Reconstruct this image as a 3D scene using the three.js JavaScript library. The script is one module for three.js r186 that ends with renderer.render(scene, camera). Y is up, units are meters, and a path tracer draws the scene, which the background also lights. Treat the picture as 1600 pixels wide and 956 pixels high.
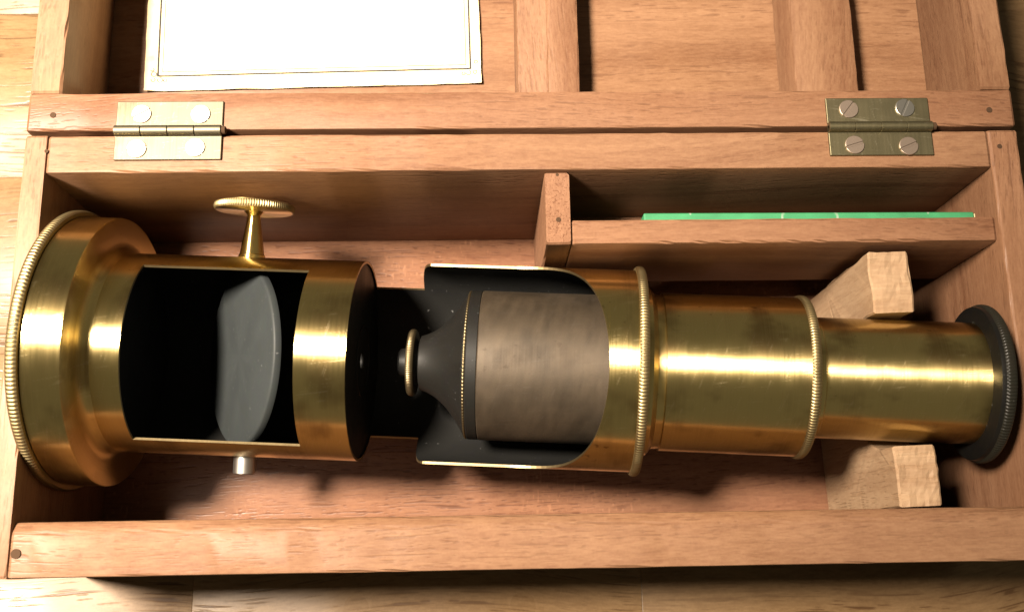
import * as THREE from 'three';
import { mergeGeometries, toCreasedNormals } from 'three/addons/utils/BufferGeometryUtils.js';
import { RoundedBoxGeometry } from 'three/addons/geometries/RoundedBoxGeometry.js';

// ------------------------------------------------------------------ camera, light, exposure
const RIM = 0.0504;                                  // height of the open case's rim above the table
const scene = new THREE.Scene();
const camera = new THREE.PerspectiveCamera(2 * Math.atan(478 / 1647.77) * 180 / Math.PI, 1024 / 611, 0.01, 20);
camera.position.set(-0.00969, 0.19759 + RIM, 0.0768);
camera.up.set(0.01041585, 0.23993219, -0.97073377);
camera.lookAt(camera.position.x + 0.02908124, camera.position.y - 0.97044848, camera.position.z - 0.23954963);
camera.focus = 0.212; camera.userData.fStop = 26;
scene.add(camera);

scene.background = new THREE.Color().setRGB(0.165, 0.146, 0.10);   // the dim room that the brass mirrors
const LAMP = new THREE.Vector3(-0.360, RIM + 0.65, -0.036);
const AIM = new THREE.Vector3(-0.205, RIM, -0.045);
const lampLight = new THREE.SpotLight(new THREE.Color().setRGB(1.0, 0.855, 0.69), 14.2, 0, 0.52, 1.0, 2);
lampLight.position.copy(LAMP); lampLight.target.position.copy(AIM);
lampLight.castShadow = true; lampLight.shadow.radius = 3.6; lampLight.shadow.mapSize.set(2048, 2048);
lampLight.shadow.camera.near = 0.05; lampLight.shadow.camera.far = 1.5; lampLight.shadow.bias = -0.0004;
lampLight.name = 'desk_lamp_beam';
scene.add(lampLight, lampLight.target);

const renderer = new THREE.WebGLRenderer({ antialias: true });
renderer.toneMapping = THREE.LinearToneMapping;
renderer.toneMappingExposure = 1.0;
renderer.shadowMap.enabled = true;
renderer.setSize(1024, 611);

// ------------------------------------------------------------------ helpers
let seed = 7;
const rnd = () => { seed = (seed * 1664525 + 1013904223) >>> 0; return seed / 4294967296; };
const V = (x, y, z) => new THREE.Vector3(x, y, z);
const clamp = (x, a = 0, b = 1) => Math.min(b, Math.max(a, x));
const smooth = (a, b, x) => { const t = clamp((x - a) / (b - a)); return t * t * (3 - 2 * t); };
const LAT = new Float32Array(65536); { let h = 12345; for (let i = 0; i < 65536; i++) { h = (Math.imul(h, 1664525) + 1013904223) >>> 0; let k = h ^ (h >>> 15); k = Math.imul(k, 2246822519); k ^= k >>> 13; LAT[i] = (k >>> 0) / 4294967296; } }
function noise(x, y, s = 0) {
  x += s * 37.17; y += s * 91.53;
  const xf = Math.floor(x), yf = Math.floor(y), fx = x - xf, fy = y - yf, x0 = xf & 255, x1 = (xf + 1) & 255, y0 = (yf & 255) << 8, y1 = ((yf + 1) & 255) << 8;
  const u = fx * fx * (3 - 2 * fx), v = fy * fy * (3 - 2 * fy);
  const a = LAT[y0 | x0], b = LAT[y0 | x1], c = LAT[y1 | x0], d = LAT[y1 | x1];
  return a + (b - a) * u + (c - a) * v + (a - b - c + d) * u * v;
}
const fbm = (x, y, s, n = 4) => { let t = 0, a = 0.5, f = 1; for (let i = 0; i < n; i++) { t += a * noise(x * f, y * f, s + i); a *= 0.5; f *= 2.03; } return t / (1 - Math.pow(0.5, n)); };

function wrapTex(d, w, h, srgb, tileU, tileV) {
  const t = new THREE.DataTexture(d, w, h, THREE.RGBAFormat);
  t.wrapS = t.wrapT = THREE.MirroredRepeatWrapping; t.magFilter = THREE.LinearFilter; t.minFilter = THREE.LinearMipmapLinearFilter; t.generateMipmaps = true;
  if (srgb) t.colorSpace = THREE.SRGBColorSpace;
  t.repeat.set(1 / tileU, 1 / tileV); t.needsUpdate = true;
  return t;
}
function texSet(w, h, tileU, tileV, fn) {                  // fn(xMetres, yMetres, out) fills linear r,g,b, bump height, roughness; returns [colour, bump, roughness]
  const C = new Uint8Array(w * h * 4), B = new Uint8Array(w * h * 4), G = new Uint8Array(w * h * 4), o = new Float64Array(5);
  for (let j = 0; j < h; j++) for (let i = 0; i < w; i++) {
    fn(i / w * tileU, j / h * tileV, o); const k = (j * w + i) * 4;
    for (let q = 0; q < 3; q++) { C[k + q] = SR[clamp(o[q]) * 4095 | 0]; B[k + q] = clamp(o[3]) * 255; G[k + q] = clamp(o[4]) * 255; }
    C[k + 3] = B[k + 3] = G[k + 3] = 255;
  }
  return [wrapTex(C, w, h, true, tileU, tileV), wrapTex(B, w, h, false, tileU, tileV), wrapTex(G, w, h, false, tileU, tileV)];
}
function dataTex(w, h, fn, srgb, tileU, tileV) {           // fn(xMetres, yMetres) -> [r,g,b] 0..1 ; tile size in metres
  const d = new Uint8Array(w * h * 4);
  for (let j = 0; j < h; j++) for (let i = 0; i < w; i++) {
    const c = fn(i / w * tileU, j / h * tileV), k = (j * w + i) * 4;
    d[k] = clamp(c[0]) * 255; d[k + 1] = clamp(c[1]) * 255; d[k + 2] = clamp(c[2]) * 255; d[k + 3] = 255;
  }
  return wrapTex(d, w, h, srgb, tileU, tileV);
}
const toS = (x) => x <= 0.0031308 ? 12.92 * x : 1.055 * Math.pow(x, 1 / 2.4) - 0.055;
const SR = new Uint8Array(4096); for (let i = 0; i < 4096; i++) SR[i] = toS(i / 4095) * 255;

// wood: short pores along u, growth bands, figure; colours linear
function wood({ w = 2048, h = 1024, U = 0.36, Vv = 0.125, light, dark, pore, bands = 1, poreLen = 0.0035, poreW = 0.00026, poreAmt = 0.5, fleck = 0, s = 1, bump = 0.00006, rough = 0.55, figure = 0.5, spec = 0.35, contrast = 1, fibre = 1 }) {
  const [map, bmp, rgh] = texSet(w, h, U, Vv, (x, y, o) => {
    const wob = (fbm(x * 14, y * 22, s + 50, 2) - 0.5) * 0.012 * figure, yy = y + wob + x * 0.02;
    const b = fbm(x * 5, yy * 420 * bands, s, 2) * 0.55 + fbm(x * 9, yy * 110 * bands, s + 9, 2) * 0.45;
    const c = fbm(x * 18, y * 40, s + 20, 3);
    const p1 = noise(x / poreLen, yy / poreW, s + 30), p2 = noise(x / (poreLen * 0.45) + 9, yy / (poreW * 0.8) + 3, s + 31);
    const dens = smooth(0.35, 0.7, noise(x * 22, yy * 130, s + 33));
    const p = Math.max(smooth(0.72, 0.9, p1), 0.8 * smooth(0.78, 0.92, p2)) * (0.35 + 0.65 * dens);
    const fl = fleck ? smooth(0.78, 0.95, noise(x / 0.00035, y / 0.0011, s + 60)) * smooth(0.4, 0.7, noise(x * 60, y * 60, s + 61)) : 0;
    const streak = smooth(0.60, 0.80, fbm(x * 7, yy * 260 * bands, s + 90, 2));
    const t = clamp(0.5 + 1.5 * (0.6 * b + 0.4 * c - 0.5) - 0.22 * streak * contrast + (noise(x / 0.0012, yy / 0.00024, s + 70) - 0.5) * 0.30 * fibre + (noise(x / 0.0045, yy / 0.0006, s + 71) - 0.5) * 0.22 * fibre + (noise(x / 0.0003, y / 0.0003, s + 72) - 0.5) * 0.16);
    for (let k = 0; k < 3; k++) { let v = dark[k] + (light[k] - dark[k]) * t; v += (pore[k] - v) * p * poreAmt; v += (light[k] * 1.25 - v) * fl * fleck; o[k] = v; }
    o[3] = 0.55 + 0.3 * (b - 0.5) + 0.25 * (c - 0.5) - 0.45 * p; o[4] = 0.75 + 0.5 * (fbm(x * 60, y * 60, s + 80, 2) - 0.5);
  });
  return new THREE.MeshPhysicalMaterial({ map, bumpMap: bmp, bumpScale: bump, roughness: rough, roughnessMap: rgh, specularIntensity: spec });
}

const M = {};
M.mahogany = wood({ light: [0.209, 0.117, 0.065], dark: [0.114, 0.053, 0.028], pore: [0.044, 0.016, 0.007], poreAmt: 0.34, s: 11, rough: 0.75, figure: 0.9, bump: 0.0001 });
M.mahogany2 = wood({ light: [0.194, 0.103, 0.058], dark: [0.106, 0.047, 0.024], pore: [0.037, 0.013, 0.006], poreAmt: 0.36, s: 23, rough: 0.72, figure: 1.3, bands: 0.8, bump: 0.0001 });
M.mahoganyFloor = wood({ light: [0.178, 0.089, 0.051], dark: [0.096, 0.041, 0.023], pore: [0.037, 0.012, 0.007], poreAmt: 0.55, fleck: 0.75, s: 31, rough: 0.5, bump: 0.00012 });
M.lidPanel = wood({ light: [0.213, 0.118, 0.065], dark: [0.114, 0.053, 0.026], pore: [0.052, 0.019, 0.009], poreAmt: 0.5, poreLen: 0.005, s: 41, rough: 0.6, bands: 0.7, figure: 0.5 });
M.paleWood = wood({ w: 768, h: 512, U: 0.075, Vv: 0.05, light: [0.296, 0.204, 0.126], dark: [0.185, 0.111, 0.063], pore: [0.185, 0.096, 0.044], poreAmt: 0.35, s: 52, rough: 0.9, bump: 0.0004, bands: 1.2, poreLen: 0.004, poreW: 0.00022 });
M.endGrain = wood({ w: 512, h: 512, U: 0.03, Vv: 0.03, light: [0.192, 0.100, 0.056], dark: [0.089, 0.038, 0.019], pore: [0.074, 0.026, 0.012], poreLen: 0.0003, poreW: 0.0003, poreAmt: 0.55, fleck: 0.5, s: 62, rough: 0.8, bump: 0.00015 });
const oak = (s, k) => wood({ w: 1280, h: 640, U: 0.16, Vv: 0.08, light: [0.185 * k, 0.118 * k, 0.060 * k], dark: [0.088 * k, 0.049 * k, 0.021 * k], pore: [0.05, 0.024, 0.010], poreAmt: 0.85, poreLen: 0.011, poreW: 0.0004, s, rough: 0.5, bands: 0.5, figure: 1.2, bump: 0.00012 });
M.oak = [oak(71, 1.0), oak(83, 0.94)];

function brass(base, tarnish, s, r0, r1, amt, scratch = 1, aniso = 0, along = 0) {
  const [map, bmp, rgh] = texSet(1152, 480, 0.2, 0.06, (x, y, o) => {
    const b = smooth(0.50, 0.80, fbm(x * 110, y * 110, s, 4)), sp = smooth(0.74, 0.82, fbm(x / 0.0014, y / 0.0014, s + 4, 4)) * smooth(0.45, 0.65, noise(x * 80, y * 80, s + 5));
    const l = fbm(x / 0.00013, y * 18, s + 6, 2), sc = smooth(0.86, 0.97, noise(x * 260 + y * 90, y * 5200 + x * 800, s + 8)) + smooth(0.88, 0.97, noise(y * 240 - x * 200, x * 4800 + y * 1500, s + 9));
    const t = clamp(amt * b * 0.7 + sp * 0.55 * amt + (l - 0.5) * 0.22);
    const st = along * ((fbm(x * 140 + y * 40, y * 150 - x * 50, s + 13, 5) - 0.5) * 0.7 + (fbm(x * 700 + y * 90, y * 160 + x * 60, s + 17, 3) - 0.5) * 0.5);
    for (let k = 0; k < 3; k++) o[k] = (base[k] + (tarnish[k] - base[k]) * t) * (1 + st) + sc * 0.05 * scratch;
    o[3] = 0.5 + 0.35 * (l - 0.5) - 0.15 * sp - 0.2 * sc * scratch;
    o[4] = r0 + (r1 - r0) * clamp(0.55 * b + 0.5 * (l - 0.35) + 0.35 * sp + 0.25 * sc * scratch + 0.25 * (noise(x * 400, y * 400, s + 11) - 0.5));
  });
  return new THREE.MeshPhysicalMaterial({ map, metalness: 1, roughness: 1, roughnessMap: rgh, bumpMap: bmp, bumpScale: 0.000002, anisotropy: aniso });
}
M.brass = brass([0.61, 0.475, 0.205], [0.22, 0.145, 0.06], 101, 0.28, 0.50, 1.0, 1.3, 0.94);
M.brassBright = new THREE.MeshPhysicalMaterial({ color: new THREE.Color().setRGB(0.72, 0.55, 0.27), metalness: 1, roughness: 0.34 });
M.brassKnurl = brass([0.29, 0.225, 0.115], [0.12, 0.085, 0.04], 131, 0.42, 0.62, 0.6, 0.3);
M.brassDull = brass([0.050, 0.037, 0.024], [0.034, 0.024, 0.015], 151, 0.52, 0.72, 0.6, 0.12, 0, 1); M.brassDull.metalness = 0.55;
M.oldBead = brass([0.19, 0.15, 0.085], [0.09, 0.07, 0.04], 165, 0.42, 0.6, 0.8, 0.3);
M.agedBrass = brass([0.34, 0.26, 0.14], [0.15, 0.11, 0.055], 161, 0.38, 0.56, 0.8, 0.4);
M.hingeBrass = brass([0.125, 0.112, 0.078], [0.065, 0.056, 0.038], 171, 0.52, 0.72, 1.1);
M.hingeNoGlint = brass([0.20, 0.175, 0.105], [0.08, 0.075, 0.045], 181, 0.45, 0.66, 1.2);  // olive tone paints in that this hinge catches no lamp reflection
M.screw = new THREE.MeshPhysicalMaterial({ color: new THREE.Color().setRGB(0.34, 0.27, 0.22), metalness: 1, roughness: 0.5 });
M.steel = new THREE.MeshPhysicalMaterial({ color: new THREE.Color().setRGB(0.42, 0.40, 0.37), metalness: 1, roughness: 0.38 });
M.pinAndHole = new THREE.MeshPhysicalMaterial({ color: new THREE.Color().setRGB(0.045, 0.026, 0.015), roughness: 0.95, specularIntensity: 0.2 });  // hinge pins, and the dark colour painted for open nail holes
function lacquer(c, r0, r1, s) {
  const rgh = dataTex(512, 512, (x, y) => { const v = r0 + (r1 - r0) * fbm(x * 160, y * 160, s, 4); return [v, v, v]; }, false, 0.04, 0.04);
  const map = dataTex(512, 512, (x, y) => { const k = 0.88 + 0.25 * fbm(x * 120, y * 120, s + 3, 4), sp = smooth(0.955, 0.995, noise(x / 0.0004, y / 0.0004, s + 6)) * 0.09; return c.map(v => toS(v * k + sp)); }, true, 0.04, 0.04);
  return new THREE.MeshPhysicalMaterial({ map, roughness: 1, roughnessMap: rgh, specularIntensity: 0.36 });
}
M.black = lacquer([0.010, 0.010, 0.0095], 0.38, 0.62, 201);
M.blackSatin = lacquer([0.007, 0.0066, 0.0058], 0.44, 0.6, 211);
M.capBlack = lacquer([0.006, 0.0056, 0.005], 0.26, 0.40, 241);
M.mirrorBack = lacquer([0.020, 0.023, 0.0235], 0.45, 0.62, 221);

// objects
const used = {};
const numbered = (n) => { used[n] = (used[n] ?? -1) + 1; return used[n] ? `${n}_${String(used[n]).padStart(3, '0')}` : n; };
function mesh(name, geo, mat, parent) {
  const m = new THREE.Mesh(geo, mat); m.name = parent && parent !== scene ? name : numbered(name); m.castShadow = m.receiveShadow = true;
  (parent ?? scene).add(m); return m;
}
function thing(name, label, category, pos = [0, 0, 0]) {
  const g = new THREE.Group(); g.name = numbered(name); g.position.set(...pos); g.userData = { label, category }; scene.add(g); return g;
}
function part(name, parent, label) { const g = new THREE.Group(); g.name = name; if (label) g.userData.label = label; parent.add(g); return g; }

// a worn wooden bar: rounded section swept along its grain axis with slightly uneven edges
function bar(x0, x1, y0, y1, z0, z1, axis = 'x', { r = 0.0005, wear = 0.0002, n = 28, section = null } = {}) {
  const ax = { x: 0, y: 1, z: 2 }[axis], lo = [x0, y0, z0], hi = [x1, y1, z1];
  const [A, B] = axis === 'x' ? [1, 2] : axis === 'z' ? [0, 1] : [2, 0];
  let prof = section;                                       // list of [a,b] in (A,B) coordinates
  if (!prof) prof = [[lo[A], lo[B]], [hi[A], lo[B]], [hi[A], hi[B]], [lo[A], hi[B]]];
  const pts = [];
  prof.forEach((p, i) => {
    const q = prof[(i + prof.length - 1) % prof.length], s = prof[(i + 1) % prof.length];
    const d1 = Math.hypot(q[0] - p[0], q[1] - p[1]), d2 = Math.hypot(s[0] - p[0], s[1] - p[1]);
    const k1 = Math.min(r, d1 * 0.4) / d1, k2 = Math.min(r, d2 * 0.4) / d2;
    const a = [p[0] + (q[0] - p[0]) * k1, p[1] + (q[1] - p[1]) * k1], b = [p[0] + (s[0] - p[0]) * k2, p[1] + (s[1] - p[1]) * k2];
    const m = [0.25 * a[0] + 0.25 * b[0] + 0.5 * p[0], 0.25 * a[1] + 0.25 * b[1] + 0.5 * p[1]];
    pts.push(a, m, b);
  });
  const m = pts.length, pos = [], uv = [], idx = [], cu = 0.11 + rnd() * 0.18, cv = 0.002 + rnd() * 0.012, sd = (rnd() * 1000) | 0;
  const per = [0]; for (let i = 1; i <= m; i++) { const p = pts[i - 1], q = pts[i % m]; per.push(per[i - 1] + Math.hypot(p[0] - q[0], p[1] - q[1])); }
  const cen = [pts.reduce((s, p) => s + p[0], 0) / m, pts.reduce((s, p) => s + p[1], 0) / m];
  const L = hi[ax] - lo[ax];
  const at = (t, i, shrink) => {
    const p = pts[i % m], o = [0, 0, 0], c = Math.floor((i % m) / 3), mid = (i % m) % 3 === 1;
    const w = wear * (mid ? 2.2 : 1) * (fbm(t * 160 + c * 31, c * 7.7, sd, 3) - 0.5) - (mid ? wear * 1.2 * smooth(0.62, 0.75, noise(t * 420, c, sd + 5)) : 0);
    const dx = cen[0] - p[0], dy = cen[1] - p[1], l = Math.hypot(dx, dy);
    const k = (shrink - w) / l;
    o[A] = p[0] + dx * k; o[B] = p[1] + dy * k; o[ax] = t; return o;
  };
  const rows = [[lo[ax], r], [lo[ax] + r, 0]]; for (let k = 1; k < n; k++) rows.push([lo[ax] + L * k / n, 0]); rows.push([hi[ax] - r, 0], [hi[ax], r]);
  rows.forEach(([t, sh]) => { for (let i = 0; i <= m; i++) { pos.push(...at(t, i, sh * 0.7)); uv.push(t + cu, per[i] + cv); } });
  const W = m + 1;
  for (let k = 0; k < rows.length - 1; k++) for (let i = 0; i < m; i++) { const a = k * W + i, b = a + 1, c = a + W, d = c + 1; idx.push(a, b, d, a, d, c); }
  const side = pos.length / 3;
  for (const [row, flip] of [[0, true], [rows.length - 1, false]]) {
    const c0 = pos.length / 3, [t] = rows[row], o = [0, 0, 0]; o[A] = cen[0]; o[B] = cen[1]; o[ax] = t; pos.push(...o); uv.push(cen[0] + cu, cen[1] + cv);
    for (let i = 0; i <= m; i++) { const p = at(t, i, rows[row][1] * 0.7); pos.push(...p); uv.push(p[A] + cu, p[B] + cv); }
    for (let i = 0; i < m; i++) flip ? idx.push(c0, c0 + 2 + i, c0 + 1 + i) : idx.push(c0, c0 + 1 + i, c0 + 2 + i);
  }
  const g = new THREE.BufferGeometry(); g.setAttribute('position', new THREE.Float32BufferAttribute(pos, 3)); g.setAttribute('uv', new THREE.Float32BufferAttribute(uv, 2)); g.setIndex(idx);
  return toCreasedNormals(g, 0.5);
}
function geometry(pos, uv, idx, nor) {
  const g = new THREE.BufferGeometry(); g.setAttribute('position', new THREE.Float32BufferAttribute(pos, 3)); g.setAttribute('uv', new THREE.Float32BufferAttribute(uv, 2)); g.setIndex(idx);
  if (nor) g.setAttribute('normal', new THREE.Float32BufferAttribute(nor, 3)); else g.computeVertexNormals();
  return g;
}
// solid of revolution about local x; profile [[s, r], ...]; uv in metres (u runs along the profile)
function lathe(profile, seg = 128, crease = 0.6) {
  const pos = [], uv = [], idx = [], nor = [], W = seg + 1, n = profile.length - 1; let len = 0;
  const N = []; for (let k = 0; k < n; k++) { const ds = profile[k + 1][0] - profile[k][0], dr = profile[k + 1][1] - profile[k][1], l = Math.hypot(ds, dr) || 1; N.push([-dr / l, ds / l, l]); }
  const avg = (k, j) => { if (j < 0 || j >= n) return N[k]; const d = N[k][0] * N[j][0] + N[k][1] * N[j][1]; if (Math.acos(clamp(d, -1, 1)) > crease) return N[k]; const x = N[k][0] + N[j][0], y = N[k][1] + N[j][1], l = Math.hypot(x, y); return [x / l, y / l]; };
  for (let k = 0; k < n; k++) {
    const b0 = pos.length / 3;
    for (const [p, nn, l] of [[profile[k], avg(k, k - 1), len], [profile[k + 1], avg(k, k + 1), len + N[k][2]]])
      for (let i = 0; i <= seg; i++) { const a = i / seg * Math.PI * 2, c = Math.cos(a), q = Math.sin(a); pos.push(p[0], p[1] * c, p[1] * q); nor.push(nn[0], nn[1] * c, nn[1] * q); uv.push(l, a * 0.0190986 + 0.03); }
    len += N[k][2];
    for (let i = 0; i < seg; i++) { const a = b0 + i, b = a + 1, c = a + W, d = c + 1; idx.push(a, b, d, a, d, c); }
  }
  return geometry(pos, uv, idx, nor);
}
// knurled ring about local x: rounded band from s0 to s1, teeth cut across it
function knurl(s0, s1, R, teeth, depth, inner, roundness = 0.45) {
  const per = 6, seg = teeth * per, prof = [], n = 8, w = s1 - s0;
  for (let k = 0; k <= n; k++) { const t = -1 + 2 * k / n; prof.push([(s0 + s1) / 2 + t * w / 2, R - w * roundness * 0.5 * Math.pow(Math.abs(t), 3), 1 - Math.pow(Math.abs(t), 4)]); }
  const band = (rows) => {
    const pos = [], uv = [], idx = [], W = seg + 1;
    rows.forEach(([s, r, k]) => { for (let i = 0; i <= seg; i++) { const a = i / seg * Math.PI * 2, c = 0.5 - 0.5 * Math.cos(i / per * Math.PI * 2); const q = r - depth * k * c * c * (0.7 + 0.5 * noise(i / per * 0.21, 3, 5)); pos.push(s, q * Math.cos(a), q * Math.sin(a)); uv.push(s, a * 0.0190986 + 0.03); } });
    for (let k = 0; k < rows.length - 1; k++) for (let i = 0; i < seg; i++) { const a = k * W + i, b = a + 1, c = a + W, d = c + 1; idx.push(a, b, d, a, d, c); }
    return geometry(pos, uv, idx);
  };
  return mergeGeometries([band([[s0, inner, 0], prof[0]]), band(prof), band([prof[n], [s1, inner, 0]])]);
}
// tube shell about local x whose wall is cut away round the top: rows [s, half angle of the cut]; which = 'outer' | 'inner' | 'edge'
function cutTube(rows, R, t, which, seg = 120, tiltDeg = 0) {
  const pos = [], uv = [], idx = [], nor = [], roll = tiltDeg * Math.PI / 180;
  const put = (s, r, a) => { pos.push(s, r * Math.cos(a + roll), r * Math.sin(a + roll)); nor.push(0, (which === 'inner' ? -1 : 1) * Math.cos(a + roll), (which === 'inner' ? -1 : 1) * Math.sin(a + roll)); uv.push(s, a * 0.0190986 + 0.03 + (r < R ? 0.02 : 0)); return pos.length / 3 - 1; };
  if (which !== 'edge') {
    const r = which === 'outer' ? R : R - t, W = seg + 1;
    rows.forEach(([s, c]) => { for (let i = 0; i <= seg; i++) put(s, r, c + (Math.PI * 2 - 2 * c) * i / seg); });
    for (let k = 0; k < rows.length - 1; k++) { if (rows[k + 1][0] - rows[k][0] < 1e-7) continue; for (let i = 0; i < seg; i++) { const a = k * W + i, b = a + 1, c = a + W, d = c + 1; which === 'outer' ? idx.push(a, b, d, a, d, c) : idx.push(a, d, b, a, c, d); } }
  } else {
    for (let k = 0; k < rows.length - 1; k++) {
      const [s0, c0] = rows[k], [s1, c1] = rows[k + 1];
      if (c0 < 1e-6 && c1 < 1e-6) continue;
      const n = Math.abs(c1 - c0) > 0.2 ? 16 : 1;
      for (const sg of [1, -1]) for (let j = 0; j < n; j++) {
        const f0 = j / n, f1 = (j + 1) / n, aa = sg * (c0 + (c1 - c0) * f0), ab = sg * (c0 + (c1 - c0) * f1), sa = s0 + (s1 - s0) * f0, sb = s0 + (s1 - s0) * f1;
        const a = put(sa, R, aa), b = put(sa, R - t, aa), c = put(sb, R, ab), d = put(sb, R - t, ab);
        sg > 0 ? idx.push(a, c, d, a, d, b) : idx.push(a, d, c, a, b, d);
      }
    }
    for (const [k, f] of [[0, 1], [rows.length - 1, -1]]) {
      const [s, c] = rows[k];
      for (let i = 0; i < seg; i++) { const a0 = c + (Math.PI * 2 - 2 * c) * i / seg, a1 = c + (Math.PI * 2 - 2 * c) * (i + 1) / seg; const a = put(s, R, a0), b = put(s, R, a1), p = put(s, R - t, a0), q = put(s, R - t, a1); f > 0 ? idx.push(a, q, b, a, p, q) : idx.push(a, b, q, a, q, p); }
    }
  }
  return geometry(pos, uv, idx, which === 'edge' ? null : nor);
}

// ------------------------------------------------------------------ setting: the oak table of narrow staves
const table = new THREE.Group(); table.name = 'tabletop'; table.userData = { kind: 'structure', label: 'oak tabletop of narrow staves with dark open grain' }; scene.add(table);
{
  const wS = 0.0445;
  for (let r = 0; r < 17; r++) {
    const z0 = -0.330 + r * wS; let x = -0.62 + rnd() * 0.05 - 0.1;
    const cuts = [x];
    while (x < 0.55) { x += 0.1 + rnd() * 0.16; cuts.push(x); }
    if (r === 9) { cuts.length = 0; cuts.push(-0.6, -0.38, -0.22, -0.0755, 0.0262, 0.19, 0.34, 0.6); }
    for (let i = 0; i < cuts.length - 1; i++) {
      const g = bar(cuts[i] + 0.00003, cuts[i + 1] - 0.00003, -0.02 + rnd() * 0.0001, -0.0001 - rnd() * 0.00006, z0 + 0.00003, z0 + wS - 0.00003, 'x', { r: 0.00008, wear: 0.00001, n: 3 });
      mesh('stave', g, M.oak[rnd() < 0.55 ? 0 : 1], table);
    }
  }
}

// ------------------------------------------------------------------ the case
const Y = (y) => y + RIM;
const XL = -0.0955, XR = 0.0940, ZB = 0, ZF = 0.0675, FLOOR = -0.0466;
const caseObj = thing('microscope_case', 'open hinged mahogany case with a shallow lid, lying on the oak table', 'wooden case');
{
  const w = (geo, mat = M.mahogany, name = 'case_wall') => mesh(name, geo, mat, caseObj);
  w(bar(-0.1, XL, Y(-0.0503), Y(0), -0.0079, 0.0775, 'z'));
  w(bar(XR, 0.1, Y(-0.0503), Y(0), -0.0079, 0.0775, 'z'), M.mahogany2);
  w(bar(XL + 0.0001, XR - 0.0001, Y(-0.0502), Y(-0.0001), -0.0078, ZB, 'x', { n: 60 }));
  // front wall with its worn inner edge
  w(bar(XL + 0.0001, XR - 0.0001, Y(-0.0502), Y(-0.0001), ZF, 0.0774, 'x', { n: 60, section: [[Y(-0.0502), ZF], [Y(-0.0502), 0.0774], [Y(-0.0001), 0.0774], [Y(-0.0001), ZF + 0.0020], [Y(-0.0014), ZF]].reverse() }));
  mesh('case_floor', bar(XL, XR, Y(-0.0502), Y(FLOOR), ZB, ZF, 'x', { n: 6, r: 0.0002 }), M.mahoganyFloor, caseObj);
  // small compartment for slides
  mesh('partition', bar(0.0032, 0.0083, Y(FLOOR), Y(-0.0012), ZB + 0.0001, 0.0152, 'y', { n: 16, wear: 0.00018 }), M.endGrain, caseObj);
  mesh('partition', bar(0.0084, XR - 0.0001, Y(-0.031), Y(-0.0016), 0.0101, 0.0151, 'x', { n: 50, wear: 0.0003 }), M.mahogany2, caseObj);
  mesh('compartment_floor', bar(0.0084, XR - 0.0001, Y(-0.0322), Y(-0.030), ZB + 0.0001, 0.0100, 'x', { n: 4, r: 0.0002 }), M.mahogany2, caseObj);
  // lid, folded right back
  const lid = part('lid', caseObj, 'shallow lid folded back, with two cross bars and a pasted paper label');
  const lw = (geo, mat = M.mahogany, name = 'lid_wall') => mesh(name, geo, mat, lid);
  const LF = -0.0089, LI = -0.0169, LB = -0.0942, LP = -0.024;
  lw(bar(-0.1, 0.1, Y(-0.028), Y(0), LI, LF, 'x', { n: 60 }), M.mahogany2);
  lw(bar(-0.1, 0.1, Y(-0.028), Y(0), LB, LB + 0.0075, 'x', { n: 30 }));
  lw(bar(-0.1, -0.0937, Y(-0.028), Y(0), LB + 0.0076, LI - 0.0001, 'z', { n: 24 }));
  lw(bar(0.0937, 0.1, Y(-0.028), Y(0), LB + 0.0076, LI - 0.0001, 'z', { n: 24 }));
  mesh('lid_panel', bar(-0.0936, 0.0936, Y(-0.028), Y(LP), LB + 0.0076, LI - 0.0001, 'x', { n: 6, r: 0.0002 }), M.lidPanel, lid);
  const yb = Y(LP) + 0.0001, yt = Y(-0.0158);
  mesh('cross_bar', bar(0, 0, 0, 0, LB + 0.0077, LI - 0.0002, 'z', { n: 24, r: 0.0003, section: [[-0.0015, yb], [0.0125, yb], [0.0125, yt], [0.0056, yt], [0.0056, yt - 0.0008], [-0.0010, yt - 0.0010]] }), M.mahogany, lid);
  mesh('cross_bar', bar(0, 0, 0, 0, LB + 0.0077, LI - 0.0002, 'z', { n: 24, r: 0.0003, section: [[0.0592, yb], [0.0745, yb], [0.0745, yt], [0.0608, yt]] }), M.mahogany, lid);
  // pasted paper
  const cv = document.createElement('canvas'); cv.width = 1216; cv.height = 960; const c = cv.getContext('2d');
  c.fillStyle = '#d9c9a0'; c.fillRect(0, 0, 1216, 960);
  for (let i = 0; i < 2600; i++) { c.fillStyle = `rgba(${150 + rnd() * 60 | 0},${110 + rnd() * 50 | 0},50,${0.02 + rnd() * 0.05})`; const r = 1 + rnd() * rnd() * 22; c.beginPath(); c.arc(rnd() * 1216, rnd() * 960, r, 0, 7); c.fill(); }
  c.strokeStyle = '#1c1b1a'; c.lineWidth = 7; c.strokeRect(46, 50, 1216 - 46 - 38, 960 - 50 - 60);
  c.lineWidth = 3; c.strokeRect(62, 66, 1216 - 62 - 54, 960 - 66 - 76);
  c.lineWidth = 3.2;
  for (const [x, y] of [[46, 900], [1178, 900], [46, 50], [1178, 50]]) { const sx = x < 600 ? -1 : 1, sy = y > 480 ? 1 : -1; for (const [dx, dy, r] of [[14, -6, 9], [-8, 16, 9], [16, 16, 7], [20, -24, 6], [-26, 18, 6]]) { c.beginPath(); c.arc(x + sx * dx, y + sy * dy, r, rnd() * 6, rnd() * 3 + 9); c.stroke(); } }
  const pt = new THREE.CanvasTexture(cv); pt.colorSpace = THREE.SRGBColorSpace;
  const pm = new THREE.MeshPhysicalMaterial({ map: pt, roughness: 0.9, bumpMap: dataTex(512, 512, (x, y) => { const v = 0.6 * fbm(x * 9, y * 9, 301, 5) + 0.4 * fbm(x * 60, y * 60, 305, 2); return [v, v, v]; }, false, 1, 1), bumpScale: 0.0006 });
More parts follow.
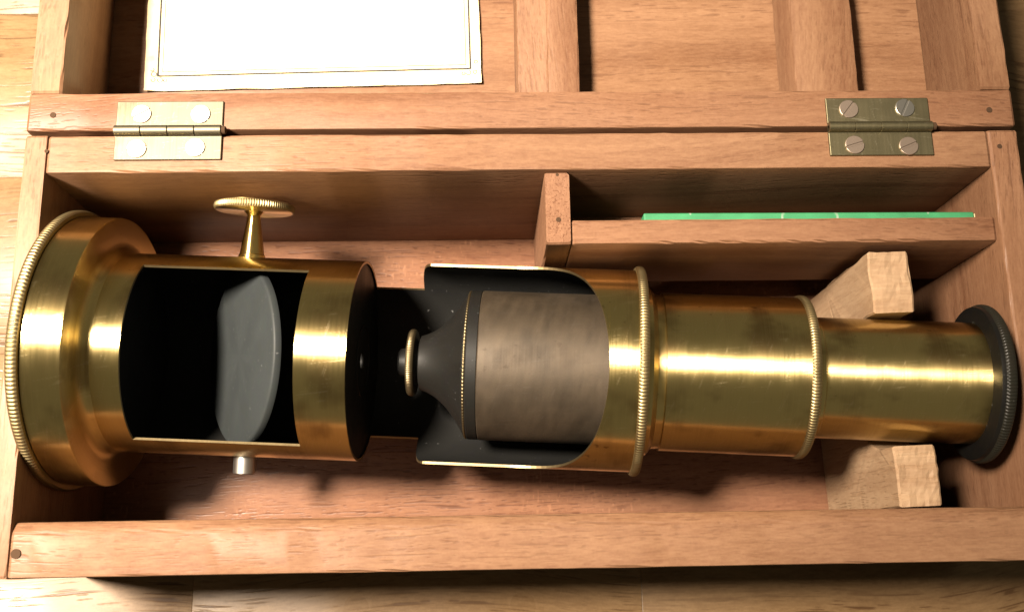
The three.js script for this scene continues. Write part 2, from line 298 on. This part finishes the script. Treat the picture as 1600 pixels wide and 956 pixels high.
  const pg = new THREE.PlaneGeometry(0.076, 0.060, 76, 60), pp = pg.attributes.position, edge = [];
  for (let i = 0; i < pp.count; i++) {
    let x = pp.getX(i), y = pp.getY(i);
    const ex = Math.abs(x) > 0.0379, ey = Math.abs(y) > 0.0299;
    if (ex) x += (fbm(y * 300, 2, 311, 3) - 0.5) * 0.0003; if (ey) y += (fbm(x * 300, 5, 312, 3) - 0.5) * 0.0003;
    const lift = 0.00035 * fbm(x * 60 + 3, y * 60, 315, 3) + 0.0006 * smooth(0.034, 0.038, Math.abs(x)) * noise(y * 120, 1, 317) + 0.0005 * smooth(0.027, 0.030, Math.abs(y)) * noise(x * 120, 8, 318);
    pp.setXYZ(i, x, y, lift + 0.0003);
  }
  pg.computeVertexNormals(); pg.rotateX(-Math.PI / 2); pg.rotateY(0.022); pg.translate(-0.0478, Y(LP), -0.0592);
  mesh('paper_label', pg, pm, lid).userData.label = 'cream paper label with a double ruled border pasted inside lid';

  // hinges
  function hinge(xc, mat, label, slots) {
    const h = part('hinge', caseObj, label), W = 0.0212;
    const leaf = (z0, z1) => { const g = new RoundedBoxGeometry(W, 0.0007, z1 - z0, 2, 0.0002); const u = g.attributes.uv, p = g.attributes.position; for (let i = 0; i < u.count; i++) u.setXY(i, p.getX(i) + xc, p.getZ(i) + z0); g.translate(xc, Y(0.00012), (z0 + z1) / 2); return g; };
    mesh('leaf', leaf(-0.0149, -0.0093), mat, h); mesh('leaf', leaf(-0.0075, -0.0024), mat, h);
    const n = 4;
    for (let k = 0; k < n; k++) {
      const g = lathe([[0, 0.0003], [0, 0.00095], [0.0001, 0.00108], [W / n - 0.00016, 0.00108], [W / n - 0.00006, 0.00095], [W / n - 0.00006, 0.0003]], 28); g.translate(xc - W / 2 + k * W / n, Y(0.00085), -0.0084);
      const lip = new THREE.BoxGeometry(W / n - 0.0001, 0.0006, 0.0010); lip.translate(xc - W / 2 + (k + 0.5) * W / n, Y(0.00018), k % 2 ? -0.0091 : -0.0077);
      mesh('knuckle', mergeGeometries([g.toNonIndexed ? (g.index ? g.toNonIndexed() : g) : g, lip.toNonIndexed()]), mat, h);
    }
    const pin = lathe([[0, 0], [0, 0.0008], [0.0007, 0.0008], [0.0009, 0.0005], [0.0009, 0]], 20); pin.translate(xc + W / 2, Y(0.00085), -0.0084); mesh('pin', pin, M.pinAndHole, h);
    slots.forEach(([x, z, a, m]) => {
      const s = new THREE.Group(); s.name = 'screw'; s.position.set(x, Y(0.00047), z); s.rotation.y = a;
      const halves = [-1, 1].map(sg => { const sh = new THREE.Shape(), R = 0.00195, hw = 0.00019, a0 = Math.asin(hw / R); sh.absarc(0, 0, R, a0, Math.PI - a0, false); sh.closePath(); const e = new THREE.ExtrudeGeometry(sh, { depth: 0.00016, bevelEnabled: true, bevelThickness: 0.00012, bevelSize: 0.0001, bevelOffset: -0.0001, bevelSegments: 2, curveSegments: 24 }); e.rotateX(-Math.PI / 2); if (sg < 0) e.rotateY(Math.PI); return e; });
      const floorDisc = new THREE.CylinderGeometry(0.0018, 0.0018, 0.0001, 24).toNonIndexed(); floorDisc.translate(0, 0.00005, 0);
      const g = mergeGeometries([...halves, floorDisc]); g.applyMatrix4(new THREE.Matrix4().compose(s.position, new THREE.Quaternion().setFromEuler(s.rotation), V(1, 1, 1)));
      mesh('screw', g, m ?? M.screw, h);
    });
  }
  hinge(-0.0716, M.hingeBrass, 'worn brass butt hinge next to the paper label', [[-0.0772, -0.0121, 0.5], [-0.0655, -0.0120, -0.7, M.steel], [-0.0777, -0.0047, 0.2], [-0.0662, -0.0049, -0.8, M.steel]]);
  hinge(0.0716, M.hingeNoGlint, 'tarnished butt hinge above the slide compartment, olive tone painted for missing lamp glint', [[0.0656, -0.0124, 0.9], [0.0772, -0.0126, 1.1, M.steel], [0.0661, -0.0046, 0.3], [0.0771, -0.0043, 0.4]]);
  // dark discs painted in for the shade inside nail holes
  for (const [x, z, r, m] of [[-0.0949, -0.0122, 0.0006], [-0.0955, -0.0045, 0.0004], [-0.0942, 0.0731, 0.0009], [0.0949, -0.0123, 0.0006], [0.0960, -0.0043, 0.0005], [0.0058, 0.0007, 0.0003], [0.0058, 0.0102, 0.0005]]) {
    const g = new THREE.CylinderGeometry(r, r * 0.9, 0.0004, 14); g.translate(x, Y(x > 0 && x < 0.01 ? -0.0012 : 0) - 0.00008, z); mesh('nail_hole_disc', g, M.pinAndHole, caseObj);
  }
}

// ------------------------------------------------------------------ pale wooden saddle block under the eyepiece tube
{
  const b = thing('support_block', 'pale rough sawn wood block with a rounded notch holding the eyepiece tube', 'wood block', [0.073, Y(FLOOR), 0.0428]);
  const H = 0.0426, z0 = -0.0262, z1 = 0.0245, nc = -0.0006, nr = 0.0133;
  const sh = new THREE.Shape(); sh.moveTo(z0, 0.0001); sh.lineTo(z1, 0.0001);
  const jag = (a, b, n) => { for (let i = 1; i <= n; i++) { const t = i / n; sh.lineTo(a[0] + (b[0] - a[0]) * t + (i < n ? (rnd() - 0.5) * 0.0002 : 0), a[1] + (b[1] - a[1]) * t + (i < n ? (rnd() - 0.5) * 0.0002 : 0)); } };
  jag([z1, 0.0001], [z1 - 0.0002, H], 14); jag([z1 - 0.0002, H], [nc + nr, H - 0.0004], 10);
  for (let i = 0; i <= 24; i++) { const a = i / 24 * Math.PI; sh.lineTo(nc + nr * Math.cos(a), H - 0.0060 - 0.0115 * Math.sin(a)); }
  jag([nc - nr, H - 0.0060], [nc - nr + 0.0003, H], 3); jag([nc - nr + 0.0004, H], [z0, H - 0.0002], 10); jag([z0, H - 0.0002], [z0, 0.0001], 14);
  const g = toCreasedNormals(new THREE.ExtrudeGeometry(sh, { depth: 0.0074, steps: 10, bevelEnabled: true, bevelThickness: 0.0004, bevelSize: 0.0003, bevelOffset: -0.0003, bevelSegments: 1 }), 0.1);
  g.rotateY(-Math.PI / 2); g.translate(0.0037, 0, 0);                    // shape x -> z, extrusion -> -x
  const p = g.attributes.position, u = g.attributes.uv, nn = g.attributes.normal;
  for (let i = 0; i < p.count; i++) {
    const x = p.getX(i), y = p.getY(i), z = p.getZ(i), top = Math.abs(nn.getX(i)) < 0.6;
    u.setXY(i, top ? x * 0.5 + y : y * 0.7 + 0.02, z * 0.9 + 0.03);
    if (y > H - 0.003) { p.setY(i, y + 0.0007 * (fbm(x * 700, z * 420, 503, 3) - 0.5)); }          // torn, uneven sawn top
    p.setX(i, x + 0.0011 * (fbm(y * 200, z * 200, 501, 3) - 0.5)); if (Math.abs(z) > 0.0255) p.setZ(i, z + 0.0006 * (fbm(x * 500, y * 300, 505, 3) - 0.5));
  }
  g.deleteAttribute('normal'); g.computeVertexNormals();
  mesh('block', g, M.paleWood, b);
  b.rotation.y = 0.03;
}

// ------------------------------------------------------------------ slide wrapped in green paper, on edge in the compartment
{
  const s = thing('slide_packet', 'thin flat slide bound in worn green paper, standing on edge in the narrow compartment', 'slide', [0.0570, Y(-0.0299), 0.0091]);
  const g = new RoundedBoxGeometry(0.0676, 0.0266, 0.0017, 3, 0.0004), p = g.attributes.position, u = g.attributes.uv;
  for (let i = 0; i < p.count; i++) { u.setXY(i, p.getX(i), p.getY(i) + p.getZ(i)); p.setY(i, p.getY(i) + 0.0131); }
  const gm = dataTex(1024, 256, (x, y) => { const n = fbm(x * 300, y * 500, 401, 4), worn = smooth(0.79, 0.88, fbm(x * 420, y * 240, 405, 3)), fold = smooth(0.9, 0.97, noise(x * 900 + y * 500, y * 60, 409)); const k = 0.75 + 0.5 * n; return [toS(0.022 * k + worn * 0.2 + fold * 0.08), toS(0.165 * k + worn * 0.10 + fold * 0.08), toS(0.066 * k + worn * 0.15 + fold * 0.05)]; }, true, 0.07, 0.03);
  mesh('paper_binding', g, new THREE.MeshPhysicalMaterial({ map: gm, roughness: 0.7 }), s);
  const e = new RoundedBoxGeometry(0.0006, 0.0258, 0.0012, 2, 0.0002); e.translate(0.0339, 0.0131, 0); mesh('worn_end', e, new THREE.MeshPhysicalMaterial({ color: new THREE.Color().setRGB(0.5, 0.42, 0.24), roughness: 0.8 }), s);
  s.rotation.y = -0.004;
}

// ------------------------------------------------------------------ the brass drum microscope
const mic = thing('drum_microscope', 'brass drum microscope lying on its side in the mahogany case', 'microscope');
{
  const D = Math.PI / 180, ROLL = 10 * D;                                 // axis climbs a little to the eyepiece, which rests on the block; the window faces slightly forward
  const A = V(-0.1, Y(-0.018), 0.03164), u = V(0.99683871, 0.05233403, 0.05978073).normalize();
  const up = V(0, 1, 0).addScaledVector(u, -u.y).normalize(), side = V(0, 0, 0).crossVectors(u, up);
  const e1 = up.clone().multiplyScalar(Math.cos(ROLL)).addScaledVector(side, Math.sin(ROLL)), e2 = V(0, 0, 0).crossVectors(u, e1);
  mic.position.copy(A); mic.quaternion.setFromRotationMatrix(new THREE.Matrix4().makeBasis(u, e1, e2));
  const R = 0.0203, T = 0.0005;
  // base drum
  const base = mesh('base_drum', lathe([[0.0070, 0], [0.0070, 0.0268], [0.0088, 0.0271], [0.0088, 0.0274], [0.0156, 0.0274], [0.0161, 0.0273], [0.0163, 0.0269], [0.0163, 0.0226], [0.0164, 0.0218], [0.0168, 0.0211], [0.0174, 0.0206], [0.0182, 0.0204], [0.0184, 0.0203], [0.0184, 0.0150]], 180, 0.5), M.brass, mic);
  mesh('base_flange', knurl(0.0065, 0.0086, 0.0287, 230, 0.0002, 0.020), M.brassKnurl, base);
  // body tube: window, then the stage gap, then the long opening with its rounded end
  const rows = [[0.0182, 0], [0.0240, 0], [0.0240, 57 * D], [0.0568, 57 * D], [0.0568, 0], [0.0665, 0], [0.0665, 127 * D], [0.0768, 127 * D]];
  for (let k = 1; k <= 10; k++) { const t = k / 10 * Math.PI / 2; rows.push([0.0768 + 0.0030 * (1 - Math.cos(t)), (127 - 38 * Math.sin(t)) * D]); }
  for (let k = 1; k <= 6; k++) rows.push([0.0798 + (0.0960 - 0.0798) * k / 6, (89 - 1 * k / 6) * D]);
  for (let k = 1; k <= 28; k++) { const t = k / 28 * Math.PI / 2; rows.push([0.0960 + 0.0193 * Math.sin(t), 88 * Math.cos(t) * D]); }
  rows[rows.length - 1][1] = 0; rows.push([0.1210, 0]);
  const body = mesh('body_tube', cutTube(rows, R, T, 'outer', 160), M.brass, mic);
  mesh('cut_edge', cutTube(rows, R, T, 'edge', 160), M.agedBrass, body);
  mesh('blackened_lining', cutTube(rows, R - T + 0.00002, 0.00002, 'inner', 160), M.black, body);
  mesh('base_cover', lathe([[0.0188, R - T - 0.0001], [0.0188, 0]], 64), M.black, body);
  // stage plate with its aperture ring
  const stage = mesh('stage', lathe([[0.0651, R - T - 0.0001], [0.0651, 0.0018], [0.0658, 0.0016], [0.0660, 0.0018], [0.0661, 0.0030], [0.0661, R - T - 0.0001]], 96), M.black, mic);
  mesh('aperture_ring', lathe([[0.0661, 0.0071], [0.0663, 0.0071], [0.0664, 0.0072], [0.0663, 0.0073], [0.0661, 0.0073]], 80), M.black, stage);
  // collar ring, sleeve, draw tube, eyepiece
  mesh('collar_ring', knurl(0.1208, 0.1226, 0.0211, 200, 0.00018, 0.0140), M.brassKnurl, mic);
  mesh('sleeve', lathe([[0.1223, 0.0140], [0.1225, 0.0165], [0.1229, 0.0169], [0.1238, 0.0169], [0.1243, 0.0163], [0.1248, 0.0156], [0.1262, 0.0155], [0.1264, 0.01585], [0.1267, 0.0159], [0.1534, 0.0159], [0.1534, 0.0110]], 160, 0.5), M.brass, mic);
  mesh('sleeve_ring', knurl(0.1533, 0.1551, 0.0164, 165, 0.00018, 0.0110), M.brassKnurl, mic);
  mesh('eyepiece_tube', lathe([[0.1544, 0.0110], [0.1553, 0.0125], [0.1556, 0.0127], [0.1568, 0.0126], [0.1571, 0.0121], [0.1892, 0.0121]], 160, 0.5), M.brass, mic);
  const cap = mesh('eyepiece_cap', lathe([[0.1880, 0.0095], [0.1880, 0.0138], [0.1884, 0.0152], [0.1892, 0.0154], [0.1908, 0.0154], [0.1912, 0.0146], [0.1912, 0.0040], [0.1897, 0.0030], [0.1897, 0]], 140, 0.6), M.capBlack, mic);
  mesh('cap_rim', knurl(0.1891, 0.1911, 0.0158, 150, 0.00018, 0.0140), lacquer([0.012, 0.011, 0.008], 0.28, 0.42, 231), cap);
  // inner draw tube with objective
  const inner = mesh('draw_tube', lathe([[0.0904, 0.0100], [0.0904, 0.0149], [0.0906, 0.0151], [0.1206, 0.0151]], 160, 0.5), M.brassDull, mic);
  mesh('black_band', lathe([[0.0882, 0.0120], [0.0882, 0.0149], [0.0884, 0.01505], [0.0903, 0.01505], [0.0904, 0.0148]], 140), M.blackSatin, inner);
  mesh('milled_bead', knurl(0.0877, 0.0882, 0.01500, 130, 0.00014, 0.012, 0.8), M.oldBead, inner);
  const cone = [[0.0774, 0.0030], [0.0780, 0.0050]]; for (let k = 0; k <= 20; k++) { const t = k / 20; cone.push([0.0782 + 0.0094 * t, 0.0055 + 0.0092 * (0.30 * t + 0.70 * Math.pow(t, 2.3))]); } cone.push([0.0878, 0.0148], [0.0879, 0.012]);
  const np = mesh('nosepiece', lathe(cone, 120, 0.6), M.blackSatin, mic);
  mesh('objective_ring', knurl(0.0757, 0.0772, 0.0068, 110, 0.00010, 0.0026, 0.5), M.oldBead, np);
  mesh('objective_tip', lathe([[0.0736, 0], [0.0736, 0.0022], [0.0740, 0.0027], [0.0757, 0.0030], [0.0758, 0.0048], [0.0772, 0.0048], [0.0782, 0.0042]], 60), M.black, np);
  // tilting mirror in the window
  const mx = 0.0416, th = 54 * D;
  const disc = lathe([[-0.0009, 0], [-0.0009, 0.0180], [-0.0006, 0.0185], [0.0005, 0.0186], [0.0008, 0.0184], [0.0010, 0.0180], [0.0010, 0]], 120, 0.7);
  disc.rotateZ(Math.PI / 2); disc.rotateZ(th); disc.translate(mx, -0.0004, 0);               // faces up, then its far side lifted
  const mir = mesh('mirror', disc, M.mirrorBack, mic);
  mir.userData.label = 'tilted dark grey mirror disc inside the tube window';
  const axisZ = (prof, seg, s = mx + 0.0006) => { const g = lathe(prof, seg, 0.6); g.rotateY(Math.PI / 2); g.translate(s, 0, 0); return g; };   // local x -> -z
  mesh('pivot_stem', axisZ([[0.0192, 0.0015], [0.0197, 0.0015], [0.0198, 0.0027], [0.0208, 0.0027], [0.0210, 0.0025], [0.0275, 0.0015], [0.0290, 0.0013], [0.0296, 0.0018], [0.0299, 0.0022]], 48), M.brass, mir);
  mesh('knob', axisZ([[0.0298, 0], [0.0298, 0.0076], [0.0300, 0.0079], [0.0314, 0.0079], [0.0316, 0.0074], [0.0316, 0]], 80), M.brass, mir);
  const kk = knurl(0.0299, 0.0314, 0.0082, 100, 0.00018, 0.0074, 0.35); kk.rotateY(Math.PI / 2); kk.translate(mx + 0.0006, 0, 0); mesh('knob_edge', kk, M.brassKnurl, mir);
  mesh('pivot_stub', axisZ([[-0.0238, 0], [-0.0238, 0.0020], [-0.0236, 0.0022], [-0.0196, 0.0022]], 40, mx + 0.0014), M.steel, mir);
}

// ------------------------------------------------------------------ the desk lamp beside the case (outside the picture; it gives all the light)
{
  const lamp = thing('desk_lamp', 'small desk lamp with a conical metal shade standing beside the case', 'lamp', [-0.40, 0, -0.14]);
  const metal = new THREE.MeshStandardMaterial({ color: new THREE.Color().setRGB(0.05, 0.05, 0.045), roughness: 0.4, metalness: 0.2 });
  const foot = new THREE.LatheGeometry([[0, 0], [0.07, 0], [0.072, 0.004], [0.068, 0.012], [0.02, 0.02], [0.007, 0.03], [0, 0.03]].map(([a, b]) => new THREE.Vector2(a, b)), 48); mesh('foot', foot, metal, lamp);
  const L = LAMP.clone().sub(lamp.position), dir = AIM.clone().sub(LAMP).normalize(), top = L.clone().addScaledVector(dir, -0.075);
  const curve = new THREE.CatmullRomCurve3([V(0, 0.02, 0), V(0, 0.35, 0), V(-0.02, 0.60, 0.02), V(-0.02, 0.74, 0.07), top]);
  mesh('arm', new THREE.TubeGeometry(curve, 48, 0.005, 12), metal, lamp);
  const q = new THREE.Quaternion().setFromUnitVectors(V(0, -1, 0), dir);
  const shade = new THREE.LatheGeometry([[0.010, 0.10], [0.036, 0.095], [0.062, 0.062], [0.072, 0.012], [0.0735, 0.012], [0.064, 0.063], [0.038, 0.098], [0.010, 0.103]].map(([a, b]) => new THREE.Vector2(a, b)), 48);
  shade.scale(1.25, 1.1, 1.25); shade.applyQuaternion(q); shade.translate(L.x, L.y, L.z); mesh('shade', shade, metal, lamp);
  const bulb = new THREE.SphereGeometry(0.0715, 32, 20); bulb.translate(L.x, L.y, L.z);
  mesh('bulb', bulb, new THREE.MeshStandardMaterial({ color: 0xffffff, emissive: new THREE.Color().setRGB(1.0, 0.855, 0.69), emissiveIntensity: 22 }), lamp);
}

renderer.render(scene, camera);
